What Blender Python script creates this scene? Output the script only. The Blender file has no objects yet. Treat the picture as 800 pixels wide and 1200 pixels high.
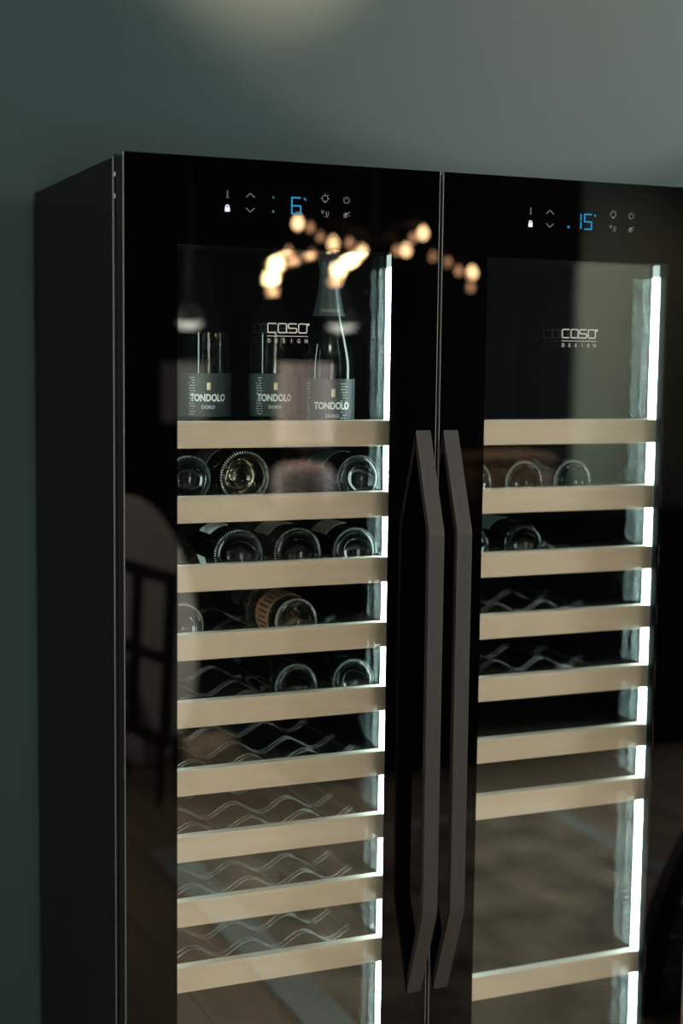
import bpy, bmesh, math, random
from mathutils import Vector, Matrix
random.seed(7)
PI = math.pi
S = bpy.context.scene
C = S.collection

# ------------------------------------------------------------------ camera
cd = bpy.data.cameras.new('camera')
cd.sensor_fit = 'VERTICAL'
cd.sensor_height = 36.0
cd.lens = 1761.6675 / 1200 * 36.0
cam = bpy.data.objects.new('camera', cd)
C.objects.link(cam)
yaw, pitch, roll = 0.402323, -0.1035046, 0.0116944
fw = Vector((math.sin(yaw)*math.cos(pitch), math.cos(yaw)*math.cos(pitch), math.sin(pitch)))
rt = Vector((math.cos(yaw), -math.sin(yaw), 0))
up = rt.cross(fw)
r2 = rt*math.cos(roll) + up*math.sin(roll)
u2 = up*math.cos(roll) - rt*math.sin(roll)
M = Matrix((r2, u2, -fw)).transposed().to_4x4()
M.translation = Vector((-0.662991, -2.511894, 1.462226))
cam.matrix_world = M
cd.dof.use_dof = True
cd.dof.focus_distance = 2.76
cd.dof.aperture_fstop = 1.6
cd.clip_end = 60
S.camera = cam

# ------------------------------------------------------------------ light and exposure
S.view_settings.view_transform = 'Standard'
S.view_settings.look = 'None'
S.view_settings.gamma = 1
S.view_settings.use_curve_mapping = False
S.view_settings.exposure = 0.0
S.cycles.max_bounces = 14
S.cycles.glossy_bounces = 10
S.cycles.transmission_bounces = 12
S.cycles.transparent_max_bounces = 40
S.cycles.use_adaptive_sampling = False
S.cycles.use_denoising = True
S.cycles.sample_clamp_indirect = 30
S.cycles.caustics_reflective = True
S.cycles.caustics_refractive = False

w = bpy.data.worlds.new('sky')
S.world = w
w.use_nodes = True
w.node_tree.nodes['Background'].inputs[0].default_value = (0.55, 0.75, 1.0, 1)
w.node_tree.nodes['Background'].inputs[1].default_value = 1.0

FRONT_WINDOW_W = 122.0
ADDED_CEILING_W = 64.0
RIGHT_WINDOW_W = 260.0
LED_L = 22.0
BULB_L = 65.0


def area(name, loc, rot, sx, sy, power, col):
    l = bpy.data.lights.new(name, 'AREA')
    l.shape = 'RECTANGLE'; l.size = sx; l.size_y = sy; l.energy = power; l.color = col
    o = bpy.data.objects.new(name, l); o.location = loc; o.rotation_euler = rot
    C.objects.link(o)
    return o


area('daylight_front_window', (-0.36, -5.64, 1.35), (PI/2, 0, 0), 1.22, 2.0, FRONT_WINDOW_W, (1.0, 0.90, 0.80))
area('daylight_right_window', (5.44, -3.2, 1.5), (0, PI/2, 0), 1.7, 2.2, RIGHT_WINDOW_W, (0.95, 0.98, 1.0))


area('added_ceiling_glow', (-0.55, -3.4, 3.02), (0, 0, 0), 0.9, 0.9, ADDED_CEILING_W, (1.0, 0.90, 0.78))  # added unseen lamp, throws light down on the shelf tops


def aim(o, tgt):
    d = Vector(tgt) - o.location
    o.rotation_euler = d.to_track_quat('-Z', 'Y').to_euler()


# ------------------------------------------------------------------ materials
def mat(name, col, rough=0.5, metal=0.0, spec=0.5, coat=0.0, trans=0.0, ior=1.5, noise=None, bump=None, emit=None):
    m = bpy.data.materials.new(name)
    m.use_nodes = True
    nt = m.node_tree
    b = nt.nodes['Principled BSDF']
    b.inputs['Base Color'].default_value = (*col, 1)
    b.inputs['Roughness'].default_value = rough
    b.inputs['Metallic'].default_value = metal
    b.inputs['Specular IOR Level'].default_value = spec
    b.inputs['Coat Weight'].default_value = coat
    b.inputs['Coat Roughness'].default_value = 0.02
    b.inputs['Transmission Weight'].default_value = trans
    b.inputs['IOR'].default_value = ior
    if emit:
        b.inputs['Emission Color'].default_value = (*emit[0], 1)
        b.inputs['Emission Strength'].default_value = emit[1]
    if noise:      # (scale xyz, colour variation, detail)
        tc = nt.nodes.new('ShaderNodeTexCoord'); mp = nt.nodes.new('ShaderNodeMapping')
        nz = nt.nodes.new('ShaderNodeTexNoise'); rp = nt.nodes.new('ShaderNodeValToRGB')
        mp.inputs['Scale'].default_value = noise[0]
        nz.inputs['Detail'].default_value = noise[2]; nz.inputs['Scale'].default_value = 1.0
        v = noise[1]
        rp.color_ramp.elements[0].position = 0.3; rp.color_ramp.elements[1].position = 0.7
        rp.color_ramp.elements[0].color = (*[max(0, c*(1-v)) for c in col], 1)
        rp.color_ramp.elements[1].color = (*[min(1, c*(1+v)) for c in col], 1)
        L = nt.links.new
        L(tc.outputs['Object'], mp.inputs['Vector']); L(mp.outputs[0], nz.inputs['Vector'])
        L(nz.outputs['Fac'], rp.inputs[0]); L(rp.outputs[0], b.inputs['Base Color'])
        if bump:
            bp = nt.nodes.new('ShaderNodeBump'); bp.inputs['Strength'].default_value = bump
            bp.inputs['Distance'].default_value = 0.002
            L(nz.outputs['Fac'], bp.inputs['Height']); L(bp.outputs[0], b.inputs['Normal'])
    return m


def glass_sheet(name, f0, tint):
    """clear pane: mirror part rises with the angle as on real glass, the rest passes straight through"""
    m = bpy.data.materials.new(name); m.use_nodes = True
    nt = m.node_tree; nt.nodes.clear(); L = nt.links.new
    out = nt.nodes.new('ShaderNodeOutputMaterial'); mx = nt.nodes.new('ShaderNodeMixShader')
    tr = nt.nodes.new('ShaderNodeBsdfTransparent'); gl = nt.nodes.new('ShaderNodeBsdfGlossy')
    gl.inputs['Roughness'].default_value = 0.0
    gl.inputs['Color'].default_value = (0.97, 1.0, 1.0, 1)
    tr.inputs['Color'].default_value = (*tint, 1)
    lw = nt.nodes.new('ShaderNodeLayerWeight'); lw.inputs['Blend'].default_value = 0.5
    p = nt.nodes.new('ShaderNodeMath'); p.operation = 'POWER'; p.inputs[1].default_value = 5
    ma = nt.nodes.new('ShaderNodeMath'); ma.operation = 'MULTIPLY_ADD'
    ma.inputs[1].default_value = 1 - f0; ma.inputs[2].default_value = f0
    L(lw.outputs['Facing'], p.inputs[0]); L(p.outputs[0], ma.inputs[0]); L(ma.outputs[0], mx.inputs[0])
    L(tr.outputs[0], mx.inputs[1]); L(gl.outputs[0], mx.inputs[2]); L(mx.outputs[0], out.inputs[0])
    return m


def emis(name, col, s):
    m = bpy.data.materials.new(name); m.use_nodes = True
    nt = m.node_tree; nt.nodes.clear()
    e = nt.nodes.new('ShaderNodeEmission'); o = nt.nodes.new('ShaderNodeOutputMaterial')
    e.inputs[0].default_value = (*col, 1); e.inputs[1].default_value = s
    nt.links.new(e.outputs[0], o.inputs[0])
    return m


M_ = {}
M_['paint'] = mat('petrol wall paint', (0.0165, 0.046, 0.0475), 0.75, noise=((3, 3, 3), 0.04, 3))
M_['olive'] = mat('olive wall with painted warm light', (0.22, 0.235, 0.175), 0.8, noise=((3, 3, 3), 0.05, 3))  # warm lamplight on the petrol wall is put into this olive
M_['ceildiff'] = emis('added ceiling lamp diffuser', (1.0, 0.92, 0.82), 3.0)
M_['ceil'] = mat('white ceiling paint', (0.7, 0.7, 0.68), 0.8, noise=((3, 3, 3), 0.03, 2))
M_['board'] = mat('oak floor board', (0.35, 0.25, 0.175), 0.45, noise=((14, 1.2, 8), 0.3, 6), bump=0.15)
M_['sub'] = mat('dark subfloor', (0.02, 0.015, 0.01), 0.8)
M_['base'] = mat('dark baseboard', (0.03, 0.045, 0.045), 0.5)
M_['black'] = mat('black cabinet lacquer', (0.0025, 0.0025, 0.0025), 0.6, spec=0.05, noise=((4, 4, 4), 0.15, 2))
M_['side'] = mat('black satin steel', (0.016, 0.0165, 0.0155), 0.42, spec=0.35, noise=((60, 60, 1), 0.12, 3))
M_['frame'] = mat('dark door frame', (0.022, 0.022, 0.02), 0.4, noise=((40, 40, 1), 0.1, 2))
M_['gasket'] = mat('rubber gasket', (0.004, 0.004, 0.004), 0.8)
M_['liner'] = mat('black cavity liner', (0.0018, 0.0021, 0.0021), 0.7, spec=0.06, noise=((30, 30, 30), 0.1, 2))
M_['print'] = mat('black glass print', (0.0006, 0.0006, 0.0006), 0.0, spec=0.5, noise=((5, 5, 5), 0.05, 1))
M_['trim'] = mat('brushed steel edge', (0.20, 0.21, 0.21), 0.4, metal=0.4, noise=((200, 200, 2), 0.1, 2))
M_['lip'] = mat('grey cavity lip', (0.12, 0.13, 0.13), 0.5)
M_['screw'] = mat('bright screw head', (0.88, 0.88, 0.86), 0.4)
M_['glass'] = glass_sheet('coated clear glass', 0.048, (0.985, 1.0, 0.995))
M_['winglass'] = glass_sheet('window glass', 0.04, (0.98, 1.0, 0.99))
M_['handle'] = mat('gunmetal brushed handle', (0.030, 0.0285, 0.027), 0.42, spec=0.4, noise=((150, 150, 4), 0.12, 3))
M_['maple'] = mat('pale maple wood', (0.68, 0.47, 0.352), 0.5, spec=0.3, noise=((2.2, 60, 95), 0.05, 5), bump=0.04)
M_['litedge'] = mat('pale edge with painted light', (0.72, 0.68, 0.60), 0.4, noise=((3, 60, 60), 0.03, 2))  # pale colour stands in for strip light along the shelf tops
M_['wire'] = mat('dark chrome wire', (0.20, 0.205, 0.205), 0.25, metal=1.0, noise=((40, 40, 40), 0.1, 2))
M_['led'] = emis('led diffuser', (0.80, 1.0, 0.97), LED_L)
M_['ledcap'] = mat('frosted led end cap', (0.75, 0.85, 0.83), 0.5, emit=((0.8, 1.0, 0.97), 0.7))
M_['blue'] = emis('blue display segment', (0.03, 0.30, 0.62), 0.95)
M_['lock'] = emis('white lock light', (0.85, 0.85, 1.0), 1.3)
M_['teal'] = emis('teal dot light', (0.02, 0.22, 0.20), 0.9)
M_['bluedot'] = emis('blue dot light', (0.05, 0.35, 0.8), 0.7)
M_['icon'] = mat('grey printed icon', (0.15, 0.15, 0.15), 0.6)
M_['icondim'] = mat('faint printed icon', (0.10, 0.10, 0.10), 0.6)
M_['logo'] = mat('silver printed logo', (0.55, 0.55, 0.53), 0.5)
M_['logod'] = mat('silver printed small letters', (0.34, 0.34, 0.33), 0.5)
M_['dark'] = mat('dark green bottle glass', (0.0012, 0.0028, 0.0022), 0.05, spec=0.35, noise=((20, 20, 20), 0.2, 1))
M_['clear'] = mat('clear bottle of pale wine', (0.80, 0.72, 0.52), 0.02, trans=1.0, ior=1.42)
M_['clearb'] = mat('clear bluish bottle glass', (0.72, 0.82, 0.86), 0.02, trans=1.0, ior=1.40)
M_['clearo'] = mat('clear smoky bottle glass', (0.72, 0.62, 0.50), 0.02, trans=1.0, ior=1.40)
M_['rose'] = mat('clear bottle of rose wine', (0.95, 0.72, 0.56), 0.03, trans=1.0, ior=1.42)
M_['punt'] = mat('dark punt glass', (0.004, 0.008, 0.007), 0.10, spec=0.8)
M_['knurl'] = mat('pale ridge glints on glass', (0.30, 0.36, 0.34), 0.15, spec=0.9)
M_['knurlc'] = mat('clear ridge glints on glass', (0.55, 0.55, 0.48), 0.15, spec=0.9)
M_['labdark'] = mat('slate label paper', (0.024, 0.033, 0.034), 0.55, noise=((40, 40, 40), 0.1, 3))
M_['labwhite'] = mat('white label paper', (0.72, 0.74, 0.66), 0.6, noise=((30, 30, 30), 0.06, 3))
M_['labteal'] = mat('pale green label paper', (0.30, 0.46, 0.40), 0.6, noise=((30, 30, 30), 0.06, 3))
M_['labbeige'] = mat('cream label paper', (0.55, 0.52, 0.43), 0.6, noise=((30, 30, 30), 0.06, 3))
M_['copper'] = mat('copper brown label', (0.50, 0.25, 0.13), 0.5, noise=((30, 30, 30), 0.2, 3))
M_['ink'] = mat('dark brown ink', (0.07, 0.03, 0.02), 0.6)
M_['ltext'] = mat('white label lettering', (0.82, 0.84, 0.80), 0.5)
M_['ltextg'] = mat('grey label lettering', (0.45, 0.47, 0.46), 0.5)
M_['gold'] = mat('gold emblem print', (0.75, 0.52, 0.22), 0.4)
M_['foil'] = mat('slate foil capsule', (0.035, 0.047, 0.050), 0.38, spec=0.5, noise=((30, 30, 30), 0.15, 3), bump=0.2)
M_['matte'] = mat('matte black sleeve', (0.002, 0.002, 0.002), 0.9, spec=0.05)
M_['foilt'] = mat('yellow green foil lettering', (0.45, 0.50, 0.24), 0.5)
M_['metalb'] = mat('blackened brass', (0.03, 0.026, 0.02), 0.4, metal=0.6)
M_['bulb'] = emis('warm bulb', (1.0, 0.62, 0.30), BULB_L)
M_['bulbdim'] = emis('amber frosted bulb', (1.0, 0.50, 0.26), BULB_L*0.22)
M_['counter'] = mat('black stone counter', (0.008, 0.008, 0.009), 0.35, spec=0.3, noise=((6, 6, 6), 0.3, 5))
M_['blush'] = mat('lit blush lamp fabric', (0.62, 0.45, 0.42), 0.8, noise=((60, 60, 4), 0.08, 3), emit=((0.62, 0.50, 0.47), 0.42))
M_['blushc'] = mat('blush ceramic', (0.55, 0.43, 0.41), 0.4, noise=((8, 8, 8), 0.08, 3))
M_['tan'] = mat('tan leather', (0.30, 0.15, 0.075), 0.5, noise=((25, 25, 25), 0.15, 4), bump=0.1)
M_['rug'] = mat('distressed grey rug', (0.30, 0.235, 0.17), 0.95, noise=((5, 5, 5), 0.75, 8), bump=0.6)
M_['rugedge'] = mat('grey green rug border', (0.38, 0.40, 0.36), 0.95, noise=((9, 9, 9), 0.25, 6), bump=0.5)
M_['slat'] = mat('grey wooden slat', (0.30, 0.30, 0.29), 0.7, noise=((3, 30, 30), 0.2, 4), bump=0.2)
M_['disc'] = mat('pale grey lacquer', (0.55, 0.53, 0.50), 0.55, noise=((5, 5, 5), 0.05, 3))
M_['steel'] = mat('black steel bar', (0.008, 0.008, 0.008), 0.5)
M_['shade'] = mat('black pendant shade', (0.01, 0.01, 0.01), 0.4)
M_['pend'] = emis('cream pendant diffuser', (1.0, 0.92, 0.80), 2.6)
M_['canvas'] = mat('plain grey canvas', (0.34, 0.33, 0.30), 0.8, noise=((4, 40, 1), 0.15, 4))
M_['wframe'] = mat('black window frame', (0.012, 0.012, 0.012), 0.4)


# ------------------------------------------------------------------ mesh helpers
def box(bm, x0, x1, y0, y1, z0, z1):
    v = [bm.verts.new((x, y, z)) for x in (x0, x1) for y in (y0, y1) for z in (z0, z1)]
    for f in ((0, 1, 3, 2), (4, 6, 7, 5), (0, 4, 5, 1), (2, 3, 7, 6), (0, 2, 6, 4), (1, 5, 7, 3)):
        bm.faces.new([v[i] for i in f])
    return v


def tube(bm, pts, r, n=8, cap=True):
    pts = [Vector(p) for p in pts]
    rings = []
    prev = None
    for i, p in enumerate(pts):
        t = (pts[min(i+1, len(pts)-1)] - pts[max(i-1, 0)]).normalized()
        a = Vector((0, 0, 1)) if abs(t.z) < 0.9 else Vector((1, 0, 0))
        if prev is not None:
            a = prev
        u = t.cross(a).normalized(); v = u.cross(t).normalized(); prev = v
        rr = r[i] if isinstance(r, (list, tuple)) else r
        rings.append([bm.verts.new(p + (u*math.cos(2*PI*k/n) + v*math.sin(2*PI*k/n))*rr) for k in range(n)])
    for a, b in zip(rings, rings[1:]):
        for k in range(n):
            bm.faces.new((a[k], a[(k+1) % n], b[(k+1) % n], b[k]))
    if cap:
        bm.faces.new(rings[0][::-1]); bm.faces.new(rings[-1])


def lathe(bm, prof, n=32, a0=0.0, a1=2*PI, close=True):
    full = abs(a1 - a0 - 2*PI) < 1e-6
    m = n if full else n + 1
    rings = []
    for r, z in prof:
        if r < 1e-6:
            rings.append([bm.verts.new((0, 0, z))])
        else:
            rings.append([bm.verts.new((r*math.cos(a0+(a1-a0)*k/n), r*math.sin(a0+(a1-a0)*k/n), z)) for k in range(m)])
    for a, b in zip(rings, rings[1:]):
        for k in range(n):
            k2 = (k+1) % m
            if len(a) == 1 and len(b) == 1: continue
            if len(a) == 1: bm.faces.new((a[0], b[k2], b[k]))
            elif len(b) == 1: bm.faces.new((a[k], a[k2], b[0]))
            else: bm.faces.new((a[k], a[k2], b[k2], b[k]))


def ringbox(bm, x0, x1, z0, z1, wx0, wx1, wz0, wz1, y0, y1):
    """rectangular frame in the XZ plane with an opening"""
    def loop(a, b, c, d, y): return [bm.verts.new(p) for p in ((a, y, c), (b, y, c), (b, y, d), (a, y, d))]
    of, inf = loop(x0, x1, z0, z1, y0), loop(wx0, wx1, wz0, wz1, y0)
    ob, inb = loop(x0, x1, z0, z1, y1), loop(wx0, wx1, wz0, wz1, y1)
    for k in range(4):
        j = (k+1) % 4
        bm.faces.new((of[k], of[j], inf[j], inf[k]))
        bm.faces.new((ob[j], ob[k], inb[k], inb[j]))
        bm.faces.new((of[j], of[k], ob[k], ob[j]))
        bm.faces.new((inf[k], inf[j], inb[j], inb[k]))


def ribbon(bm, pts, wd, y, th=0.0004, closed=False):
    """flat printed stroke in the XZ plane"""
    P = [Vector((p[0], p[1])) for p in pts]
    n = len(P)
    L, R = [], []
    for i in range(n):
        if closed: a, b = P[i-1], P[(i+1) % n]
        else: a, b = P[max(i-1, 0)], P[min(i+1, n-1)]
        if not closed and i in (0, n-1):
            t = (b-a).normalized(); nn = Vector((-t.y, t.x)); s = 1
        else:
            t1 = (P[i]-a).normalized(); t2 = (b-P[i]).normalized()
            t = (t1+t2)
            t = t.normalized() if t.length > 1e-6 else t1
            nn = Vector((-t.y, t.x)); s = 1/max(0.5, nn.dot(Vector((-t1.y, t1.x))))
        L.append(P[i]+nn*wd/2*s); R.append(P[i]-nn*wd/2*s)
    f = [[bm.verts.new((q.x, yy, q.y)) for q in side] for yy in (y-th, y) for side in (L, R)]
    m = n if closed else n-1
    for i in range(m):
        j = (i+1) % n
        bm.faces.new((f[0][i], f[0][j], f[1][j], f[1][i]))
        bm.faces.new((f[2][j], f[2][i], f[3][i], f[3][j]))
        bm.faces.new((f[0][j], f[0][i], f[2][i], f[2][j]))
        bm.faces.new((f[1][i], f[1][j], f[3][j], f[3][i]))


def finish(name, bm, m, parent=None, smooth=False, bevel=0.0, loc=None):
    bmesh.ops.recalc_face_normals(bm, faces=bm.faces)
    me = bpy.data.meshes.new(name)
    bm.to_mesh(me); bm.free()
    if smooth:
        for p in me.polygons: p.use_smooth = True
        me.set_sharp_from_angle(angle=math.radians(40))
    me.materials.append(m)
    o = bpy.data.objects.new(name, me)
    C.objects.link(o)
    if bevel:
        b = o.modifiers.new('bevel', 'BEVEL'); b.width = bevel; b.segments = 2; b.limit_method = 'ANGLE'
    if parent: o.parent = parent
    if loc: o.location = loc
    return o


def part(name, m, parent, fn, smooth=False, bevel=0.0, label=None, loc=None):
    bm = bmesh.new(); fn(bm)
    o = finish(name, bm, m, parent, smooth, bevel, loc)
    if label: o['label'] = label
    return o


def share(src, parent, loc, name=None):
    o = src.copy(); C.objects.link(o); o.parent = parent; o.location = loc
    return o


def thing(name, label, cat, loc=(0, 0, 0), rot=(0, 0, 0), group=None):
    o = bpy.data.objects.new(name, None); C.objects.link(o)
    o.empty_display_size = 0.1
    o.location = loc; o.rotation_euler = rot; o['label'] = label; o['category'] = cat
    if group: o['group'] = group
    return o


def tag(o, label, cat, group=None):
    o['label'] = label; o['category'] = cat
    if group: o['group'] = group
    return o


def struct(name, m, fn, bevel=0.0, parent=None):
    o = part(name, m, parent, fn, False, bevel)
    o['kind'] = 'structure'
    return o


def text_mesh(txt, size, xs=1.0, spacing=1.0, bold=0.0):
    cu = bpy.data.curves.new('lettering', 'FONT')
    cu.body = txt; cu.size = size; cu.align_x = 'CENTER'; cu.align_y = 'CENTER'
    cu.space_character = spacing; cu.offset = bold; cu.resolution_u = 4
    t = bpy.data.objects.new('lettering', cu); C.objects.link(t)
    dg = bpy.context.evaluated_depsgraph_get()
    me = bpy.data.meshes.new_from_object(t.evaluated_get(dg))
    vs = [(v.co.x*xs, v.co.y) for v in me.vertices]
    fs = [tuple(p.vertices) for p in me.polygons]
    bpy.data.objects.remove(t); bpy.data.curves.remove(cu); bpy.data.meshes.remove(me)
    return vs, fs


def flat_text(name, txt, size, m, parent, x, y, z, xs=1.0, spacing=1.0, bold=0.0):
    vs, fs = text_mesh(txt, size, xs, spacing, bold)
    me = bpy.data.meshes.new(name)
    me.from_pydata([(x+a, y, z+b) for a, b in vs], [], fs); me.materials.append(m)
    o = bpy.data.objects.new(name, me); C.objects.link(o); o.parent = parent
    return o


def wrap_text(name, txt, size, m, parent, r, phi, z, xs=1.0, spacing=1.0, bold=0.0):
    """lettering laid round an upright bottle of radius r, centred on angle phi (0 = facing -Y)"""
    vs, fs = text_mesh(txt, size, xs, spacing, bold)
    me = bpy.data.meshes.new(name)
    me.from_pydata([(r*math.sin(a/r+phi), -r*math.cos(a/r+phi), z+b) for a, b in vs], [], fs)
    me.materials.append(m)
    o = bpy.data.objects.new(name, me); C.objects.link(o); o.parent = parent
    return o


# ------------------------------------------------------------------ the room
XL, XR, YB, YF, ZC, FZ = -2.9, 5.3, 0.76, -5.5, 3.10, -0.22
T = 0.14
struct('wall_back', M_['paint'], lambda b: box(b, XL-T, XR+T, YB, YB+T, FZ, ZC))
struct('wall_left', M_['paint'], lambda b: box(b, XL-T, XL, YF, YB, FZ, ZC))
FWX = (-0.97, 0.25); FWZ = (0.35, 2.35)


def wall_front(b):
    box(b, XL-T, FWX[0], YF-T, YF, FZ, ZC); box(b, FWX[1], XR+T, YF-T, YF, FZ, ZC)
    box(b, FWX[0], FWX[1], YF-T, YF, FZ, FWZ[0]); box(b, FWX[0], FWX[1], YF-T, YF, FWZ[1], ZC)


RWY = (-4.3, -2.1); RWZ = (0.65, 2.35)


def wall_right(b):
    box(b, XR, XR+T, YF, RWY[0], FZ, ZC); box(b, XR, XR+T, RWY[1], YB, FZ, ZC)
    box(b, XR, XR+T, RWY[0], RWY[1], FZ, RWZ[0]); box(b, XR, XR+T, RWY[0], RWY[1], RWZ[1], ZC)


struct('wall_front', M_['olive'], wall_front)
struct('wall_right', M_['paint'], wall_right)
struct('ceiling', M_['ceil'], lambda b: box(b, XL-T, XR+T, YF-T, YB+T, ZC, ZC+0.1))
fl = struct('floor', M_['sub'], lambda b: box(b, XL-T, XR+T, YF-T, YB+T, FZ-0.12, FZ-0.02))
struct('baseboard_back', M_['base'], lambda b: box(b, XL, XR, YB-0.015, YB, FZ, FZ+0.08), 0.003)
BW = 0.195
fb = part('floor_board', M_['board'], fl, lambda b: box(b, 0.0015, BW-0.0015, YF, YB-0.016, FZ-0.02, FZ), bevel=0.0015)
x = 0.480 - 17*BW
fb.location = (x, 0, 0)
while x + BW*2 < XR + 0.05:
    x += BW
    share(fb, fl, (x, 0, 0))


def window(n, horizontal, a0, a1, z0, z1, plane):
    if horizontal:
        f = lambda b, u0, u1, v0, v1, d0, d1: box(b, u0, u1, plane-d1, plane-d0, v0, v1)
    else:
        f = lambda b, u0, u1, v0, v1, d0, d1: box(b, plane+d0, plane+d1, u0, u1, v0, v1)

    def fr(b):
        t = 0.05
        f(b, a0, a0+t, z0, z1, 0.03, 0.09); f(b, a1-t, a1, z0, z1, 0.03, 0.09)
        f(b, a0+t, a1-t, z0, z0+t, 0.03, 0.09); f(b, a0+t, a1-t, z1-t, z1, 0.03, 0.09)
    root = struct('window_%d' % n, M_['wframe'], fr)
    for k in (1, 2):
        zz = z0 + (z1-z0)*k/3
        part('glazing_bar', M_['wframe'], root, lambda b: f(b, a0+0.05, a1-0.05, zz-0.012, zz+0.012, 0.035, 0.075))
    mid = (a0+a1)/2
    part('glazing_bar', M_['wframe'], root, lambda b: f(b, mid-0.012, mid+0.012, z0+0.05, z1-0.05, 0.036, 0.076))
    part('window_pane', M_['winglass'], root, lambda b: f(b, a0+0.05, a1-0.05, z0+0.05, z1-0.05, 0.054, 0.058))


window(1, True, FWX[0], FWX[1], FWZ[0], FWZ[1], YF)
window(2, False, RWY[0], RWY[1], RWZ[0], RWZ[1], XR)


# ------------------------------------------------------------------ ceiling spotlights washing the back wall, plus two added to brighten reflections
def spotlight(loc, tgt, half, blend, power, col, radius, label):
    root = thing('ceiling_spotlight', label, 'spotlight', (loc[0], loc[1], ZC), group=None)
    drop = ZC - loc[2]
    part('ceiling_plate', M_['shade'], root, lambda b: lathe(b, [(0, 0), (0.05, 0), (0.05, -0.02), (0, -0.02)], 24), True)
    part('stem', M_['shade'], root, lambda b: tube(b, [(0, 0, -0.02), (0, 0, -drop)], 0.008))
    d = (Vector(tgt) - Vector(loc)).normalized()
    h = part('lamp_head', M_['shade'], root, lambda b: lathe(b, [(0, 0.07), (0.03, 0.07), (0.042, 0.05), (0.042, -0.05), (0.038, -0.05), (0.038, 0.0), (0, 0.0)], 24), True)
    h.location = (0, 0, -drop); h.rotation_euler = d.to_track_quat('-Z', 'Y').to_euler()
    l = bpy.data.lights.new('spot_beam', 'SPOT'); l.energy = power; l.color = col
    l.spot_size = 2*half; l.spot_blend = blend; l.shadow_soft_size = radius
    o = bpy.data.objects.new('spot_beam', l); C.objects.link(o)
    o.location = Vector(loc) + d*0.055; aim(o, tgt)


R = math.radians
spotlight((2.2, -1.2, 2.70), (1.4, 0.76, 3.00), R(30.5), 0.16, 190, (1.0, 0.70, 0.55), 0.03,
          'black ceiling spotlight aimed high at the wall above the left wine cooler')
spotlight((0.80, -0.60, 2.80), (0.55, 0.76, 2.50), R(15), 1.0, 340, (1.0, 0.62, 0.40), 0.03,
          'black ceiling spotlight nearest the left end of the back wall')
spotlight((2.60, -0.90, 2.75), (1.60, 0.76, 2.10), R(46), 1.0, 92, (1.0, 0.68, 0.55), 0.03,
          'black ceiling spotlight aimed above the right wine cooler')
spotlight((0.70, -1.30, 2.70), (0.95, -3.3, 0.48), R(9), 0.5, 400, (1.0, 0.90, 0.80), 0.03,
          'added black ceiling spotlight brightening the oval grey tabletop')  # added spot, only brightens the oval as mirrored in the doors
spotlight((4.70, -4.20, 2.70), (4.75, -5.5, 1.55), R(38), 0.9, 90, (1.0, 0.90, 0.72), 0.03,
          'added black ceiling spotlight brightening the olive wall above the sideboard')  # added spot, lifts the far wall's reflection

cl = thing('added_ceiling_light', 'added square ceiling light, out of view, brightening the shelf tops', 'ceiling light', (-0.55, -3.4, ZC))  # housing of the added lamp, no such source is known
part('frame', M_['ceil'], cl, lambda b: box(b, -0.48, 0.48, -0.48, 0.48, -0.06, 0))
part('diffuser', M_['ceildiff'], cl, lambda b: box(b, -0.46, 0.46, -0.46, 0.46, -0.068, -0.0605), bevel=0.003)

# ------------------------------------------------------------------ wine coolers
W, GAP, H = 0.595, 0.0068, 1.80
YP0, DEP = 0.0705, 0.7263          # front edge of the body, back of the body
HB = 1.7984
ZL = [1.3404, 1.2042, 1.0778, 0.9509, 0.8249, 0.6967, 0.5706, 0.4463, 0.3195]
ZR = [1.3392, 1.2035, 1.0760, 0.9517, 0.8249, 0.6986, 0.5825, 0.2031]
PLH, PLY0, PLY1 = 0.0481, 0.092, 0.114
CX0, CX1 = 0.0495, 0.5455           # cavity walls
CZ0, CZ1 = -0.09, 1.657
WX0, WX1, WZ0, WZ1 = 0.095, 0.5005, -0.06, 1.6490
ZD0 = -0.15
CRX = (0.077, 0.195, 0.313, 0.431)   # wave crests; bottles lie in the troughs between


def strokes(name, lines, wd, m, parent, y=-0.0001):
    def f(b):
        for l in lines:
            ribbon(b, l[0], wd, y, closed=l[1])
    return part(name, m, parent, f)


def circ(cx, cz, r, n=14, a0=0, a1=2*PI):
    return [(cx+r*math.cos(a0+(a1-a0)*k/n), cz+r*math.sin(a0+(a1-a0)*k/n)) for k in range(n if a1-a0 > 6.28 else n+1)]


def seg(digit, x0, x1, z0, z1):
    zm = (z0+z1)/2
    return {'6': [([(x1, z1), (x0, z1), (x0, z0), (x1, z0), (x1, zm), (x0, zm)], False)],
            '1': [([(x0, z1), (x0, zm+0.001)], False), ([(x0, zm-0.001), (x0, z0)], False)],
            '5': [([(x1, z1), (x0, z1), (x0, zm), (x1, zm), (x1, z0), (x0, z0)], False)]}[digit]


WIRE = {}


def wire_mesh(key, fn):
    if key not in WIRE:
        bm = bmesh.new(); fn(bm)
        bmesh.ops.recalc_face_normals(bm, faces=bm.faces)
        me = bpy.data.meshes.new(key); bm.to_mesh(me); bm.free()
        for p in me.polygons: p.use_smooth = True
        me.materials.append(M_['wire']); WIRE[key] = me
    return WIRE[key]


def wave(bm):
    pts = []
    n = 60
    for k in range(n+1):
        xx = CX0+0.004 + (CX1-CX0-0.008)*k/n
        zz = -0.0335 + 0.0125*math.cos(2*PI*(xx-0.195)/0.118)
        pts.append((xx, 0, zz))
    tube(bm, pts, 0.0019, 6)


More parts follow.
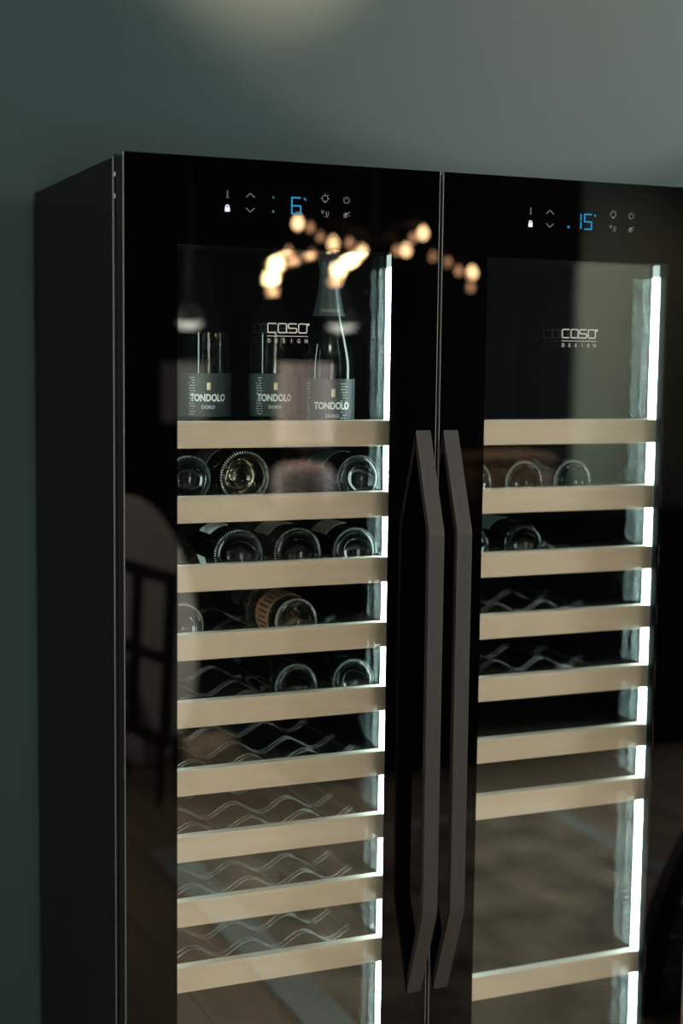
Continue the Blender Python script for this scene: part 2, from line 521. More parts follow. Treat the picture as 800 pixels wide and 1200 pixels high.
def cooler(x0, label, zs, wires, side):
    root = thing('wine_cooler', label, 'wine cooler', (x0, 0, 0), group='black wine coolers side by side')
    # body
    part('side_panel', M_['side'], root, lambda b: box(b, 0, 0.02, YP0, DEP, FZ+0.03, HB), bevel=0.001)
    part('side_panel', M_['side'], root, lambda b: box(b, W-0.02, W, YP0, DEP, FZ+0.03, HB), bevel=0.001)
    part('top_panel', M_['side'], root, lambda b: box(b, 0.02, W-0.02, YP0, DEP, HB-0.02, HB-0.0005))
    part('back_panel', M_['side'], root, lambda b: box(b, 0.02, W-0.02, DEP-0.012, DEP-0.001, FZ+0.04, HB-0.02))
    part('bottom_panel', M_['side'], root, lambda b: box(b, 0.02, W-0.02, YP0, DEP-0.012, FZ+0.04, FZ+0.06))
    for fx in (0.05, W-0.05):
        for fy in (0.12, DEP-0.08):
            part('foot', M_['gasket'], root, lambda b: lathe(b, [(0, -0.011), (0.018, -0.011), (0.018, 0.028), (0, 0.028)], 16), True, loc=(fx, fy, FZ+0.011))

    def body_edge(b):
        box(b, -0.0006, 0.0016, YP0-0.0016, YP0+0.0004, FZ+0.03, HB)
        box(b, W-0.0016, W+0.0006, YP0-0.0016, YP0+0.0004, FZ+0.03, HB)
    part('front_edge_trim', M_['trim'], root, body_edge)

    def liner(b):
        box(b, CX0-0.004, CX0, YP0+0.002, 0.68, CZ0, CZ1+0.05)
        box(b, CX1, CX1+0.004, YP0+0.002, 0.68, CZ0, CZ1+0.05)
        box(b, CX0, CX1, 0.676, 0.68, CZ0, CZ1+0.05)
        box(b, CX0, CX1, YP0+0.002, 0.676, CZ0-0.004, CZ0)
        box(b, CX0, CX1, YP0+0.022, 0.676, CZ1, CZ1+0.004)
        box(b, 0.021, CX0-0.004, YP0+0.002, YP0+0.006, FZ+0.061, HB-0.021)
        box(b, CX1+0.004, W-0.021, YP0+0.002, YP0+0.006, FZ+0.061, HB-0.021)
        box(b, CX0-0.004, CX1+0.004, YP0+0.002, YP0+0.006, CZ1+0.004, HB-0.021)
        box(b, CX0-0.004, CX1+0.004, YP0+0.002, YP0+0.006, FZ+0.061, CZ0-0.004)
    part('cavity_liner', M_['liner'], root, liner)
    part('cavity_lip', M_['lip'], root, lambda b: box(b, CX0, CX1, YP0+0.0205, YP0+0.0219, CZ1, CZ1+0.0022))
    # hinge at the top
    hg = part('hinge', M_['gasket'], root, lambda b: (box(b, 0.0015, 0.05, 0.056, 0.0685, HB-0.002, HB+0.0035), box(b, 0.0025, 0.012, 0.0585, 0.0685, HB-0.095, HB-0.002)))
    for dz in (0.030, 0.067):
        part('screw', M_['screw'], hg, lambda b: tube(b, [(0.0005, 0.0635, HB-dz), (0.003, 0.0635, HB-dz)], 0.0042, 10))
    # light strip on the right wall
    led = part('led_strip', M_['led'], root, lambda b: box(b, CX1-0.0045, CX1-0.0003, 0.093, 0.1150, CZ0+0.03, 1.628), bevel=0.001)
    part('led_end_cap', M_['ledcap'], led, lambda b: box(b, CX1-0.0045, CX1-0.0003, 0.094, 0.1145, 1.6283, 1.6535), bevel=0.004)
    part('led_strip', M_['led'], root, lambda b: box(b, CX0+0.0003, CX0+0.0045, 0.093, 0.1150, CZ0+0.03, 1.628), bevel=0.001)
    # shelves
    for i, z in enumerate(zs):
        sh = part('shelf', M_['maple'], root, lambda b: box(b, CX0+0.002, CX1-0.0008, PLY0, PLY1, -PLH, 0), bevel=0.0012)
        sh.location = (0, 0, z)
        part('painted_lit_edge', M_['litedge'], sh, lambda b: box(b, CX0+0.003, CX1-0.0015, PLY0+0.0002, PLY1-0.001, 0.00005, 0.0008), label='pale strip painting the lit top edge')  # added strip, its colour paints the bright lit line
        part('shelf_rail', M_['gasket'], sh, lambda b: box(b, CX0+0.001, CX0+0.007, PLY1, 0.64, -0.046, -0.040))
        part('shelf_rail', M_['gasket'], sh, lambda b: box(b, CX1-0.007, CX1-0.001, PLY1, 0.64, -0.046, -0.040))
        k = wires[i]
        if k is None:
            part('shelf_board', M_['liner'], sh, lambda b: box(b, CX0+0.008, CX1-0.008, PLY1, 0.63, -0.048, -0.022))
            continue
        for yy in (0.225, 0.240, 0.325, 0.340, 0.47, 0.485):
            o = bpy.data.objects.new('wave_wire', wire_mesh('wave_wire', wave)); C.objects.link(o)
            o.parent = sh; o.location = (0, yy, k)
        for xx in (0.136, 0.254, 0.372, 0.490):
            o = bpy.data.objects.new('support_rod', wire_mesh('support_rod', lambda b: tube(b, [(0, PLY1, 0), (0, 0.635, 0)], 0.0016, 6))); C.objects.link(o)
            o.parent = sh; o.location = (xx, 0, -0.0335-0.0125+k)
    # door
    door = part('door', M_['print'], root, lambda b: ringbox(b, 0.0009, W-0.0009, ZD0, H, WX0, WX1, WZ0, WZ1, 0, 0.004))
    part('door_frame', M_['frame'], door, lambda b: ringbox(b, 0.002, W-0.002, ZD0+0.002, HB-0.003, 0.042, W-0.042, ZD0+0.05, H-0.075, 0.0041, 0.050))
    part('door_gasket', M_['gasket'], door, lambda b: ringbox(b, 0.012, W-0.012, ZD0+0.012, H-0.012, 0.035, W-0.035, ZD0+0.045, H-0.06, 0.0501, YP0-0.003))
    part('edge_trim', M_['trim'], door, lambda b: (box(b, -0.0004, 0.0009, 0.0002, 0.005, ZD0, H), box(b, W-0.0009, W+0.0004, 0.0002, 0.005, ZD0, H)))
    part('glass_pane', M_['glass'], door, lambda b: box(b, WX0, WX1, 0.0, 0.0024, WZ0, WZ1), label='outer clear glass pane')
    for y in (0.0170, 0.0340):
        part('glass_pane', M_['glass'], door, lambda b: box(b, 0.043, W-0.043, y, y+0.0022, ZD0+0.052, H-0.078))
    # handle: a flat bar standing off the glass, both ends sloping back to the door
    hx0, hx1 = (0.5530, 0.5840) if side == 'left' else (0.0085, 0.0395)

    def handle(b):
        prof = [(-0.0005, 1.327), (-0.0635, 1.148), (-0.0655, 1.136), (-0.0655, 0.425), (-0.0635, 0.413), (-0.0005, 0.240)]
        inn = [(-0.0005, 1.290), (-0.0515, 1.143), (-0.0530, 1.134), (-0.0530, 0.427), (-0.0515, 0.418), (-0.0005, 0.277)]
        lo = [[b.verts.new((xx, y, z)) for y, z in pr] for xx in (hx0, hx1) for pr in (prof, inn)]
        n = len(prof)
        for i in range(n-1):
            b.faces.new((lo[0][i], lo[0][i+1], lo[2][i+1], lo[2][i]))
            b.faces.new((lo[1][i+1], lo[1][i], lo[3][i], lo[3][i+1]))
            b.faces.new((lo[0][i+1], lo[0][i], lo[1][i], lo[1][i+1]))
            b.faces.new((lo[2][i], lo[2][i+1], lo[3][i+1], lo[3][i]))
        for i in (0, n-1):
            b.faces.new((lo[0][i], lo[2][i], lo[3][i], lo[1][i]))
    part('handle', M_['handle'], door, handle, bevel=0.0012)
    # printed and lit signs on the glass
    a, d, e = 0.1845, 0.2265, 0.2690
    strokes('icon', [([(a, 1.7445), (a, 1.735), (a-0.001, 1.733), (a+0.001, 1.733), (a, 1.735)], False)], 0.0022, M_['icondim'], door)
    strokes('icon', [([(d-0.008, 1.7345), (d, 1.7415), (d+0.008, 1.7345)], False)], 0.0014, M_['icon'], door)
    strokes('icon', [([(d-0.008, 1.7165), (d, 1.7095), (d+0.008, 1.7165)], False)], 0.0014, M_['icon'], door)

    def lock(b):
        box(b, a-0.0042, a+0.0042, -0.0006, -0.0001, 1.7085, 1.7160)
        ribbon(b, [(a-0.0026, 1.7155), (a-0.0026, 1.7180), (a-0.0015, 1.7195), (a+0.0015, 1.7195), (a+0.0026, 1.7180), (a+0.0026, 1.7155)], 0.0015, -0.0001)
    part('lock_light', M_['lock'], door, lock)
    if side == 'left':
        strokes('display_digit', seg('6', 0.3040, 0.3205, 1.7105, 1.7385), 0.0024, M_['blue'], door)
        strokes('degree_mark', [([(0.3265, 1.7385), (0.3295, 1.7365), (0.3305, 1.7340)], False)], 0.0020, M_['blue'], door)
        part('dot_light', M_['teal'], door, lambda b: box(b, e-0.0016, e+0.0016, -0.0004, -0.0001, 1.7355, 1.7385))
        part('dot_light', M_['teal'], door, lambda b: box(b, e-0.0017, e+0.0017, -0.0004, -0.0001, 1.7105, 1.7145))
    else:
        strokes('display_digit', seg('1', 0.2950, 0.2950, 1.7095, 1.7375), 0.0024, M_['blue'], door)
        strokes('display_digit', seg('5', 0.3030, 0.3190, 1.7095, 1.7375), 0.0024, M_['blue'], door)
        strokes('degree_mark', [([(0.3240, 1.7380), (0.3268, 1.7360), (0.3278, 1.7335)], False)], 0.0018, M_['blue'], door)
        part('dot_light', M_['bluedot'], door, lambda b: box(b, e-0.0032, e+0.0012, -0.0004, -0.0001, 1.7100, 1.7140))
    ix, jx = 0.3670, 0.4085
    strokes('icon', [(circ(ix, 1.7400, 0.0055), True), ([(ix-0.0085, 1.740), (ix-0.0068, 1.740)], False), ([(ix+0.0068, 1.740), (ix+0.0085, 1.740)], False),
                     ([(ix, 1.7470), (ix, 1.7485)], False), ([(ix+0.005, 1.745), (ix+0.0064, 1.7465)], False), ([(ix-0.003, 1.7335), (ix+0.003, 1.7335)], False)], 0.0013, M_['icon'], door)
    strokes('icon', [(circ(jx, 1.7390, 0.0055, 12, R(120), R(420)), False), ([(jx, 1.7460), (jx, 1.7405)], False)], 0.0012, M_['icon'], door)
    strokes('icon', [([(ix-0.0065, 1.7195), (ix-0.0065, 1.7165), (ix-0.0045, 1.7150), (ix-0.0025, 1.7165), (ix-0.0025, 1.7195)], False), ([(ix-0.0045, 1.715), (ix-0.0045, 1.7120), ], False),
                     ([(ix+0.0025, 1.7175), (ix+0.0025, 1.7130), (ix+0.0045, 1.7070), (ix+0.0065, 1.7130), (ix+0.0065, 1.7175)], False), ([(ix-0.001, 1.7085), (ix+0.001, 1.7085)], False)], 0.0012, M_['icon'], door)

    def fan(b):
        box(b, jx-0.0055, jx-0.0030, -0.0005, -0.0001, 1.7105, 1.7145)
        ribbon(b, [(jx-0.0032, 1.7125), (jx+0.0005, 1.7165)], 0.0035, -0.0001)
        ribbon(b, [(jx-0.0030, 1.7115), (jx+0.0010, 1.7085)], 0.0025, -0.0001)
        ribbon(b, [(jx-0.0050, 1.7075), (jx+0.0065, 1.7190)], 0.0013, -0.0001)
        ribbon(b, [(jx+0.003, 1.7110), (jx+0.0062, 1.7120)], 0.0012, -0.0001)
    part('icon', M_['icon'], door, fan)
    lx, lz, lw, lh = 0.2605, 1.5020, 0.0158, 0.0158
    st = 0.0017
    k = 0.12

    def P(i, q): return [(lx + i*(lw+0.0036) + u*lw, lz + v*lh) for u, v in q]
    logo = [(P(0, [(1, 1), (k, 1), (0, 1-k), (0, k), (k, 0), (1, 0)]), False),
            (P(1, [(1, 0), (k, 0), (0, k), (0, 1-k), (k, 1), (1-k, 1), (1, 1-k), (1, k), (1.12, 0)]), False),
            (P(2, [(1, 1), (k, 1), (0, 1-k), (0, .5+k*.6), (k, .5), (1-k, .5), (1, .5-k*.6), (1, k), (1-k, 0), (0, 0)]), False),
            (P(3, [(k, 0), (0, k), (0, 1-k), (k, 1), (1-k, 1), (1, 1-k), (1, k), (1-k, 0)]), True),
            (circ(lx+4*(lw+0.0036)-0.0008, lz+lh-0.001, 0.0013, 8), True)]
    strokes('logo', logo, st, M_['logo'], door)
    strokes('logo_line', [([(0.2595, 1.4958), (0.3370, 1.4958)], False)], 0.0012, M_['logod'], door)
    for q, ch in enumerate('DESIGN'):
        flat_text('logo_letter', ch, 0.0098, M_['logod'], door, 0.2630+q*0.0141, -0.0002, 1.4872, xs=0.85, bold=0.0002)
    return root


N = None
cooler(0.0, 'black glass-door wine cooler on the left showing 6 degrees', ZL,
       [None, 0.012] + [0.0]*7, 'left')
cooler(W+GAP, 'black glass-door wine cooler on the right showing 15 degrees', ZR,
       [N, 0.0, 0.0, 0.0, 0.0, N, N, N], 'right')


# ------------------------------------------------------------------ bottles
def body_profile(r, h, kind):
    """outside profile from the punt over the heel to the mouth; base at z = 0"""
    p = [(0.0, 0.020), (r*0.30, 0.019), (r*0.52, 0.013), (r*0.66, 0.005), (r*0.72, 0.0012), (r*0.78, 0.0), (r*0.86, 0.0012), (r*0.94, 0.005), (r*0.985, 0.011), (r, 0.018)]
    if kind == 'straight':
        p += [(r, h*0.60), (r*0.97, h*0.635), (r*0.85, h*0.675), (r*0.62, h*0.715), (r*0.42, h*0.75), (r*0.35, h*0.79), (r*0.335, h*0.93)]
    else:
        p += [(r, h*0.36), (r*0.985, h*0.40), (r*0.93, h*0.45), (r*0.83, h*0.52), (r*0.69, h*0.60), (r*0.55, h*0.68), (r*0.43, h*0.76), (r*0.36, h*0.84), (r*0.33, h*0.93)]
    p += [(r*0.37, h*0.935), (r*0.37, h*0.965), (r*0.33, h*0.97), (r*0.32, h), (0, h)]
    return p


def sector(r, z0, z1, a0, a1, n=18, th=0.0006):
    def f(b):
        rows = []
        for rr in (r+0.0003, r+0.0003+th):
            for z in (z0, z1):
                rows.append([b.verts.new((rr*math.cos(a0+(a1-a0)*k/n), rr*math.sin(a0+(a1-a0)*k/n), z)) for k in range(n+1)])
        for k in range(n):
            b.faces.new((rows[2][k], rows[2][k+1], rows[3][k+1], rows[3][k]))
            b.faces.new((rows[0][k+1], rows[0][k], rows[1][k], rows[1][k+1]))
            b.faces.new((rows[0][k], rows[0][k+1], rows[2][k+1], rows[2][k]))
            b.faces.new((rows[1][k+1], rows[1][k], rows[3][k], rows[3][k+1]))
        for k in (0, n):
            b.faces.new((rows[0][k], rows[2][k], rows[3][k], rows[1][k]))
    return f


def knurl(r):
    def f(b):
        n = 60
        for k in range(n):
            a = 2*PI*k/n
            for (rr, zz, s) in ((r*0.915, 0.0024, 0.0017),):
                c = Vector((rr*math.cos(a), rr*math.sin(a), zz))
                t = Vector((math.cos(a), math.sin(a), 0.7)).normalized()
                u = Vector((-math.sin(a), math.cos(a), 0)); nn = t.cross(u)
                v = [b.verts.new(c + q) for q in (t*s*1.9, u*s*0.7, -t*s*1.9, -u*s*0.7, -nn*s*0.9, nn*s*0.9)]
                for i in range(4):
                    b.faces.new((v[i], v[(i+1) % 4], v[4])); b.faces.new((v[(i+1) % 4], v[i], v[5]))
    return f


BG = 'wine bottles lying on the shelves'


def lying(x, z, y, r, glass, label, knob=True, labels=(), h=0.33, dot=False):
    root = thing('wine_bottle', label, 'bottle', (x, y, z), (-PI/2, 0, 0), BG)
    g = part('glass_body', M_[glass], root, lambda b: lathe(b, body_profile(r, h, 'slope' if r > 0.049 else 'straight'), 48), True)
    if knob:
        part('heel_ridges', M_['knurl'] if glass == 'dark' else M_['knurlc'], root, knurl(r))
    if glass == 'dark':
        part('punt_ring', M_['punt'], root, lambda b: lathe(b, [(r*0.66, 0.0035), (r*0.70, -0.0006), (r*0.76, -0.0012), (r*0.80, -0.0006), (r*0.82, 0.0015)], 48), True)
    part('capsule', M_['foil'], root, lambda b: lathe(b, [(r*0.39, h*0.80), (r*0.375, h*0.90), (r*0.40, h*0.935), (r*0.40, h+0.001), (0, h+0.001)], 24), True)
    for (m, z0, z1, a0, a1) in labels:
        part('label', M_[m], root, sector(r, z0, z1, R(a0), R(a1)))
    return root




def rest(x, r, shelf, k=0.0):
    """height of the axis of a bottle of radius r lying on the wave wires of a shelf"""
    best = -1.0
    xl = x if x < W else x - W - GAP
    for i in range(-100, 101):
        u = xl + (r+0.0012)*i/101
        best = max(best, -0.0335 + 0.0125*math.cos(2*PI*(u-0.195)/0.118) + 0.0021 + math.sqrt((r+0.0012)**2 - (u-xl)**2))
    return shelf + k + best

# left cooler, second to fifth shelves (angles: 0 right, 180 left, 270 up)
lying(0.155, rest(0.155, 0.046, ZL[1], 0.012), 0.128, 0.046, 'dark', 'dark wine bottle half hidden at the far left of its shelf, beside the golden bottle')
lying(0.265, rest(0.265, 0.051, ZL[1], 0.012), 0.128, 0.051, 'clear', 'clear bottle of golden wine, bottom forward, under the upright bottles',
      labels=[('labbeige', 0.09, 0.17, 190, 250)])
lying(0.4965, rest(0.4965, 0.0475, ZL[1], 0.012), 0.128, 0.0475, 'dark', 'dark bottle with pale green label, alone at the right of the upper left shelf',
      labels=[('labteal', 0.075, 0.16, 200, 285)])
lying(0.2535, rest(0.2535, 0.0505, ZL[2]), 0.128, 0.0505, 'dark', 'leftmost of three dark bottles in a row, with white label showing',
      labels=[('labwhite', 0.06, 0.125, 222, 268), ('labwhite', 0.055, 0.10, 148, 170)])
lying(0.3720, rest(0.3720, 0.0505, ZL[2]), 0.128, 0.0505, 'dark', 'middle one of three dark bottles lying in a row',
      labels=[('labbeige', 0.055, 0.13, 215, 280)])
lying(0.4910, rest(0.4910, 0.0485, ZL[2]), 0.128, 0.0485, 'dark', 'rightmost of three dark bottles in a row, beside the light strip',
      labels=[('labbeige', 0.055, 0.13, 215, 275)])
lying(0.1420, rest(0.1420, 0.0455, ZL[3]), 0.128, 0.0455, 'clearo', 'clear glass bottle cut off by the left edge of the left cooler window')
ro = lying(0.3700, rest(0.3700, 0.0455, ZL[3]), 0.128, 0.0455, 'rose', 'clear bottle with copper patterned label, alone mid shelf',
           labels=[('copper', 0.035, 0.105, 120, 300)])
ro2 = part('label_mark', M_['ink'], ro, lambda b: [sector(0.0462, 0.043+0.011*(k % 2)*0.4, 0.080+0.013*(k % 3)*0.5, R(140+k*13), R(145+k*13), 3, 0.0005)(b) for k in range(11)])
part('back_label', M_['labwhite'], ro, sector(0.0370, 0.030, 0.085, R(10), R(62), 10))
lying(0.3715, rest(0.3715, 0.0455, ZL[4]), 0.128, 0.0455, 'dark', 'dark bottle on the fifth left shelf, left of the one by the light strip')
lying(0.4910, rest(0.4910, 0.0460, ZL[4]), 0.128, 0.0460, 'dark', 'dark bottle on the fifth left shelf, nearest the light strip')
# right cooler
X2 = W+GAP
lying(0.7430, rest(0.7430, 0.0460, ZR[1]), 0.128, 0.0460, 'clearo', 'smoky clear bottle half hidden at the left edge of the right cooler')
lying(0.8620, rest(0.8620, 0.0450, ZR[1]), 0.128, 0.0450, 'clearo', 'smoky clear bottle between two others in the right cooler')
lying(0.9755, rest(0.9755, 0.0465, ZR[1]), 0.128, 0.0465, 'clearb', 'rightmost of three bottles in the right cooler, bluish clear glass')
lying(0.7430, rest(0.7430, 0.0455, ZR[2]), 0.128, 0.0455, 'dark', 'dark bottle half hidden at the left edge, lower bottle shelf of the right cooler', knob=False)
lying(0.8640, rest(0.8640, 0.0455, ZR[2]), 0.128, 0.0455, 'dark', 'dark bottle with bright ring, lower bottle shelf of the right cooler', knob=False,
      labels=[('labteal', 0.08, 0.17, 210, 275)])

UG = 'sparkling wine bottles standing on the top left shelf'


def upright(x, y, z, r, h, kind, yaw, label, lz, lh, dots, foil):
    root = thing('sparkling_wine_bottle', label, 'bottle', (x, y, z), (0, 0, R(yaw)), UG)
    part('glass_body', M_['dark'], root, lambda b: lathe(b, body_profile(r, h, kind), 56), True)
    lab = part('label', M_['labdark'], root, sector(r, lz, lz+lh, R(-90-112), R(-90+112), 40))
    rr = r+0.0012
    wrap_text('label_lettering', 'TONDOLO', 0.0185, M_['ltext'], lab, rr, 0.12, lz+lh*0.43, xs=0.76, bold=0.0006)
    wrap_text('label_lettering', 'DORO', 0.0088, M_['ltextg'], lab, rr, 0.12, lz+lh*0.22, xs=1.0, bold=0.0003)
    part('label_emblem', M_['gold'], lab, lambda b: sector(rr-0.0003, lz+lh*0.62, lz+lh*0.79, R(-90+4), R(-90+12), 4)(b))
    part('label_emblem', M_['ltext'], lab, lambda b: sector(rr-0.0003, lz+lh*0.63, lz+lh*0.77, R(-90+4.5), R(-90+7.5), 3, 0.0008)(b))

    def dotfn(b):
        for (c0, cols, keep) in dots:
            for i in range(cols):
                for j in range(15):
                    if random.random() > keep: continue
                    a = R(c0 + i*4.0 + (2.0 if j % 2 else 0)); zz = lz+lh*(0.06+0.9*j/15)
                    cx, cy = rr*math.sin(a), -rr*math.cos(a)
                    s = 0.0011
                    u = Vector((math.cos(a), math.sin(a), 0)); n = Vector((math.sin(a), -math.cos(a), 0))
                    c = Vector((cx, cy, zz))
                    v = [b.verts.new(c+q) for q in (u*s, Vector((0, 0, s*1.2)), -u*s, Vector((0, 0, -s*1.2)), n*s*0.4)]
                    for t in range(4): b.faces.new((v[t], v[(t+1) % 4], v[4]))
    part('label_dots', M_['ltext'], lab, dotfn)
    if foil:
        f0 = h*0.655
        cap = part('foil_capsule', M_['foil'], root, lambda b: lathe(b, [(r*0.615, f0), (r*0.545, h*0.70), (r*0.45, h*0.77), (r*0.40, h*0.84), (r*0.385, h*0.93), (r*0.42, h*0.94), (r*0.415, h*0.985), (r*0.34, h+0.003), (0, h+0.004)], 32), True)
        wrap_text('foil_lettering', 'TONDOLO', 0.0085, M_['foilt'], cap, r*0.595, 0.0, f0+0.010, xs=0.85)
    else:
        part('foil_capsule', M_['matte'], root, lambda b: lathe(b, [(r*1.006, h*0.560), (r*1.008, h*0.60), (r*0.98, h*0.637), (r*0.86, h*0.677), (r*0.635, h*0.717), (r*0.44, h*0.75), (r*0.37, h*0.79), (r*0.355, h*0.92), (r*0.39, h*0.937), (r*0.39, h+0.001), (0, h+0.001)], 40), True)
    return root


ZB = 1.3185
for xx, yy, lb in ((0.229, 0.255, 'tall upright bottle with slate label, leftmost of the three'),
                   (0.364, 0.255, 'tall upright bottle with slate label, between the other two')):
    upright(xx, yy, ZB, 0.0475, 0.330, 'straight', -20, lb, 0.026, 0.082, [(-38, 4, 0.8)], False)
upright(0.4475, 0.170, ZB, 0.0500, 0.3335, 'slope', -20, 'tapered sparkling bottle with grey foil neck, rightmost of the upright three', 0.010, 0.090,
        [(-52, 2, 0.55), (26, 4, 0.85)], True)

# ------------------------------------------------------------------ the rest of the room, seen in the glass
ch = thing('branch_chandelier', 'branching blackened brass chandelier with many small warm bulbs above the island', 'chandelier', (1.9, -3.2, ZC))
BULBS = [(1.512, -3.07, 1.977, 1), (1.624, -3.22, 1.976, 0), (1.637, -3.14, 1.933, 0), (1.738, -3.25, 1.918, 1), (1.869, -3.26, 1.896, 1), (1.44, -2.98, 1.86, 0), (1.687, -2.96, 1.9, 0), (1.622, -3.37, 1.854, 0), (1.438, -3.08, 1.816, 1), (1.416, -3.07, 1.762, 1), (1.562, -3.45, 1.726, 0), (1.797, -3.18, 1.85, 1), (1.826, -3.37, 1.822, 1), (1.739, -3.19, 1.763, 0), (1.655, -3.27, 1.874, 0), (1.918, -3.02, 1.883, 0), (2.078, -3.27, 1.907, 1), (2.209, -3.38, 1.988, 1), (2.082, -3.21, 1.953, 0), (2.229, -3.32, 1.887, 0), (2.285, -3.29, 1.862, 0), (2.178, -2.98, 1.809, 0), (2.424, -3.33, 1.825, 1), (2.377, -3.25, 1.759, 0)]
part('ceiling_rose', M_['metalb'], ch, lambda b: lathe(b, [(0, 0), (0.07, 0), (0.06, -0.03), (0, -0.03)], 24), True)
part('stem', M_['metalb'], ch, lambda b: tube(b, [(0, 0, -0.03), (0, 0, 1.92-ZC)], 0.008))
for (bx, by, bzz, big) in BULBS:
    rr = 0.020 if big else 0.014
    p1 = Vector((bx-1.9, by+3.2, bzz-ZC)); p0 = Vector((0, 0, 1.92-ZC))
    q = p1 + Vector((0, 0, 0.05))
    mid = p0.lerp(q, 0.55) + Vector((0.0, 0.0, 0.03))
    part('arm', M_['metalb'], ch, lambda b: tube(b, [p0, p0.lerp(mid, 0.5)+Vector((0, 0, 0.012)), mid, q, p1+Vector((0, 0, rr*1.4))], 0.0035, 6))
    bl = part('bulb', M_['bulb'] if big else M_['bulbdim'], ch, lambda b: lathe(b, [(0, -rr*1.25), (rr*0.6, -rr*1.0), (rr*0.95, -rr*0.4), (rr, 0.0), (rr*0.85, rr*0.6), (rr*0.5, rr*1.2), (rr*0.35, rr*1.5), (0, rr*1.5)], 14), True)
    bl.location = p1

isl = thing('kitchen_island', 'long black kitchen island under the chandelier', 'island', (2.55, -3.2, FZ))
part('body', M_['black'], isl, lambda b: box(b, -1.15, 1.15, -0.36, 0.34, 0.06, 1.024))
part('plinth', M_['gasket'], isl, lambda b: box(b, -1.11, 1.11, -0.32, 0.30, 0, 0.06))
part('countertop', M_['counter'], isl, lambda b: box(b, -1.20, 1.20, -0.40, 0.38, 1.024, 1.064), bevel=0.004)
for k in range(4):
    dr = part('door', M_['black'], isl, lambda b: box(b, -1.13+k*0.57, -0.57+k*0.57, 0.34, 0.358, 0.08, 1.01), bevel=0.002)
    part('door_knob', M_['metalb'], dr, lambda b: tube(b, [(-0.63+k*0.57, 0.358, 0.90), (-0.63+k*0.57, 0.38, 0.90)], 0.009, 10))

IZ = FZ + 1.064
lamp = thing('table_lamp', 'lit blush table lamp with round shade standing on the black island', 'lamp', (1.610, -3.2, IZ))
part('lamp_base', M_['blushc'], lamp, lambda b: lathe(b, [(0, 0), (0.10, 0), (0.125, 0.02), (0.130, 0.08), (0.12, 0.145), (0.10, 0.17), (0.03, 0.18), (0, 0.18)], 32), True)
part('stem', M_['metalb'], lamp, lambda b: tube(b, [(0, 0, 0.17), (0, 0, 0.50)], 0.008))
part('lamp_shade', M_['blush'], lamp, lambda b: lathe(b, [(0.100, 0.258), (0.118, 0.258), (0.105, 0.588), (0.0, 0.588), (0.0, 0.58), (0.095, 0.58)], 32), True)
ll = bpy.data.lights.new('lamp_glow', 'POINT'); ll.energy = 2.0; ll.color = (1.0, 0.80, 0.72); ll.shadow_soft_size = 0.03
lo = bpy.data.objects.new('lamp_glow', ll); C.objects.link(lo); lo.location = (1.610, -3.2, IZ+0.40)

bn = thing('storage_box', 'tan leather storage box with rounded corners on the black island', 'box', (2.52, -3.2, IZ))
part('body', M_['tan'], bn, lambda b: box(b, -0.20, 0.20, -0.13, 0.13, 0, 0.16), bevel=0.035)
part('lid', M_['tan'], bn, lambda b: box(b, -0.205, 0.205, -0.135, 0.135, 0.162, 0.212), bevel=0.02)
part('handle', M_['metalb'], bn, lambda b: tube(b, [(-0.04, 0.132, 0.085), (-0.04, 0.15, 0.085), (0.04, 0.15, 0.085), (0.04, 0.132, 0.085)], 0.005))

cb = thing('tall_cupboard', 'wall of tall black cupboards on the far side of the room', 'cupboard', (2.4, -5.2, FZ))
part('carcass', M_['black'], cb, lambda b: box(b, -1.95, 1.57, -0.29, 0.26, 0, 3.0))
for k in range(6):
    dd = part('door', M_['black'], cb, lambda b: box(b, -1.94+k*0.585, -1.36+k*0.585, 0.26, 0.28, 0.08, 2.98), bevel=0.002)
    part('door_handle', M_['metalb'], dd, lambda b: box(b, -1.40+k*0.585, -1.385+k*0.585, 0.28, 0.30, 1.1, 1.4))

sbd = thing('sideboard', 'low black sideboard against the far wall, right of the tall cupboards', 'sideboard', (4.6, -5.2, FZ))
part('body', M_['black'], sbd, lambda b: box(b, -0.60, 0.65, -0.28, 0.25, 0.10, 0.62))
part('top', M_['counter'], sbd, lambda b: box(b, -0.61, 0.66, -0.29, 0.27, 0.62, 0.65), bevel=0.003)
for lx_, ly_ in ((-0.55, -0.22), (-0.55, 0.2), (0.6, -0.22), (0.6, 0.2)):
    part('leg', M_['steel'], sbd, lambda b: box(b, lx_-0.02, lx_+0.02, ly_-0.02, ly_+0.02, 0, 0.10))
for k in range(2):
    part('door', M_['black'], sbd, lambda b: box(b, -0.59+k*0.62, 0.02+k*0.62, 0.25, 0.268, 0.11, 0.61), bevel=0.002)

for i, px in enumerate((1.362, 2.115)):
    pd = thing('pendant_lamp', ('black' + ' pendant lamp with cream glowing underside, ' + ('left' if i == 0 else 'right') + ' one of two behind the chandelier'), 'pendant lamp', (px, -4.0, ZC), group='pendant lamps behind the island')
    part('cord', M_['shade'], pd, lambda b: tube(b, [(0, 0, 0), (0, 0, 1.69-ZC)], 0.003, 6))
    part('lamp_shade', M_['shade'], pd, lambda b: lathe(b, [(0.012, 1.70-ZC), (0.03, 1.685-ZC), (0.062, 1.645-ZC), (0.070, 1.605-ZC), (0.066, 1.605-ZC), (0.058, 1.635-ZC), (0.0, 1.67-ZC)], 28), True)
    part('diffuser', M_['pend'], pd, lambda b: lathe(b, [(0, 1.572-ZC), (0.035, 1.578-ZC), (0.055, 1.592-ZC), (0.060, 1.606-ZC), (0.0, 1.612-ZC)], 28), True)

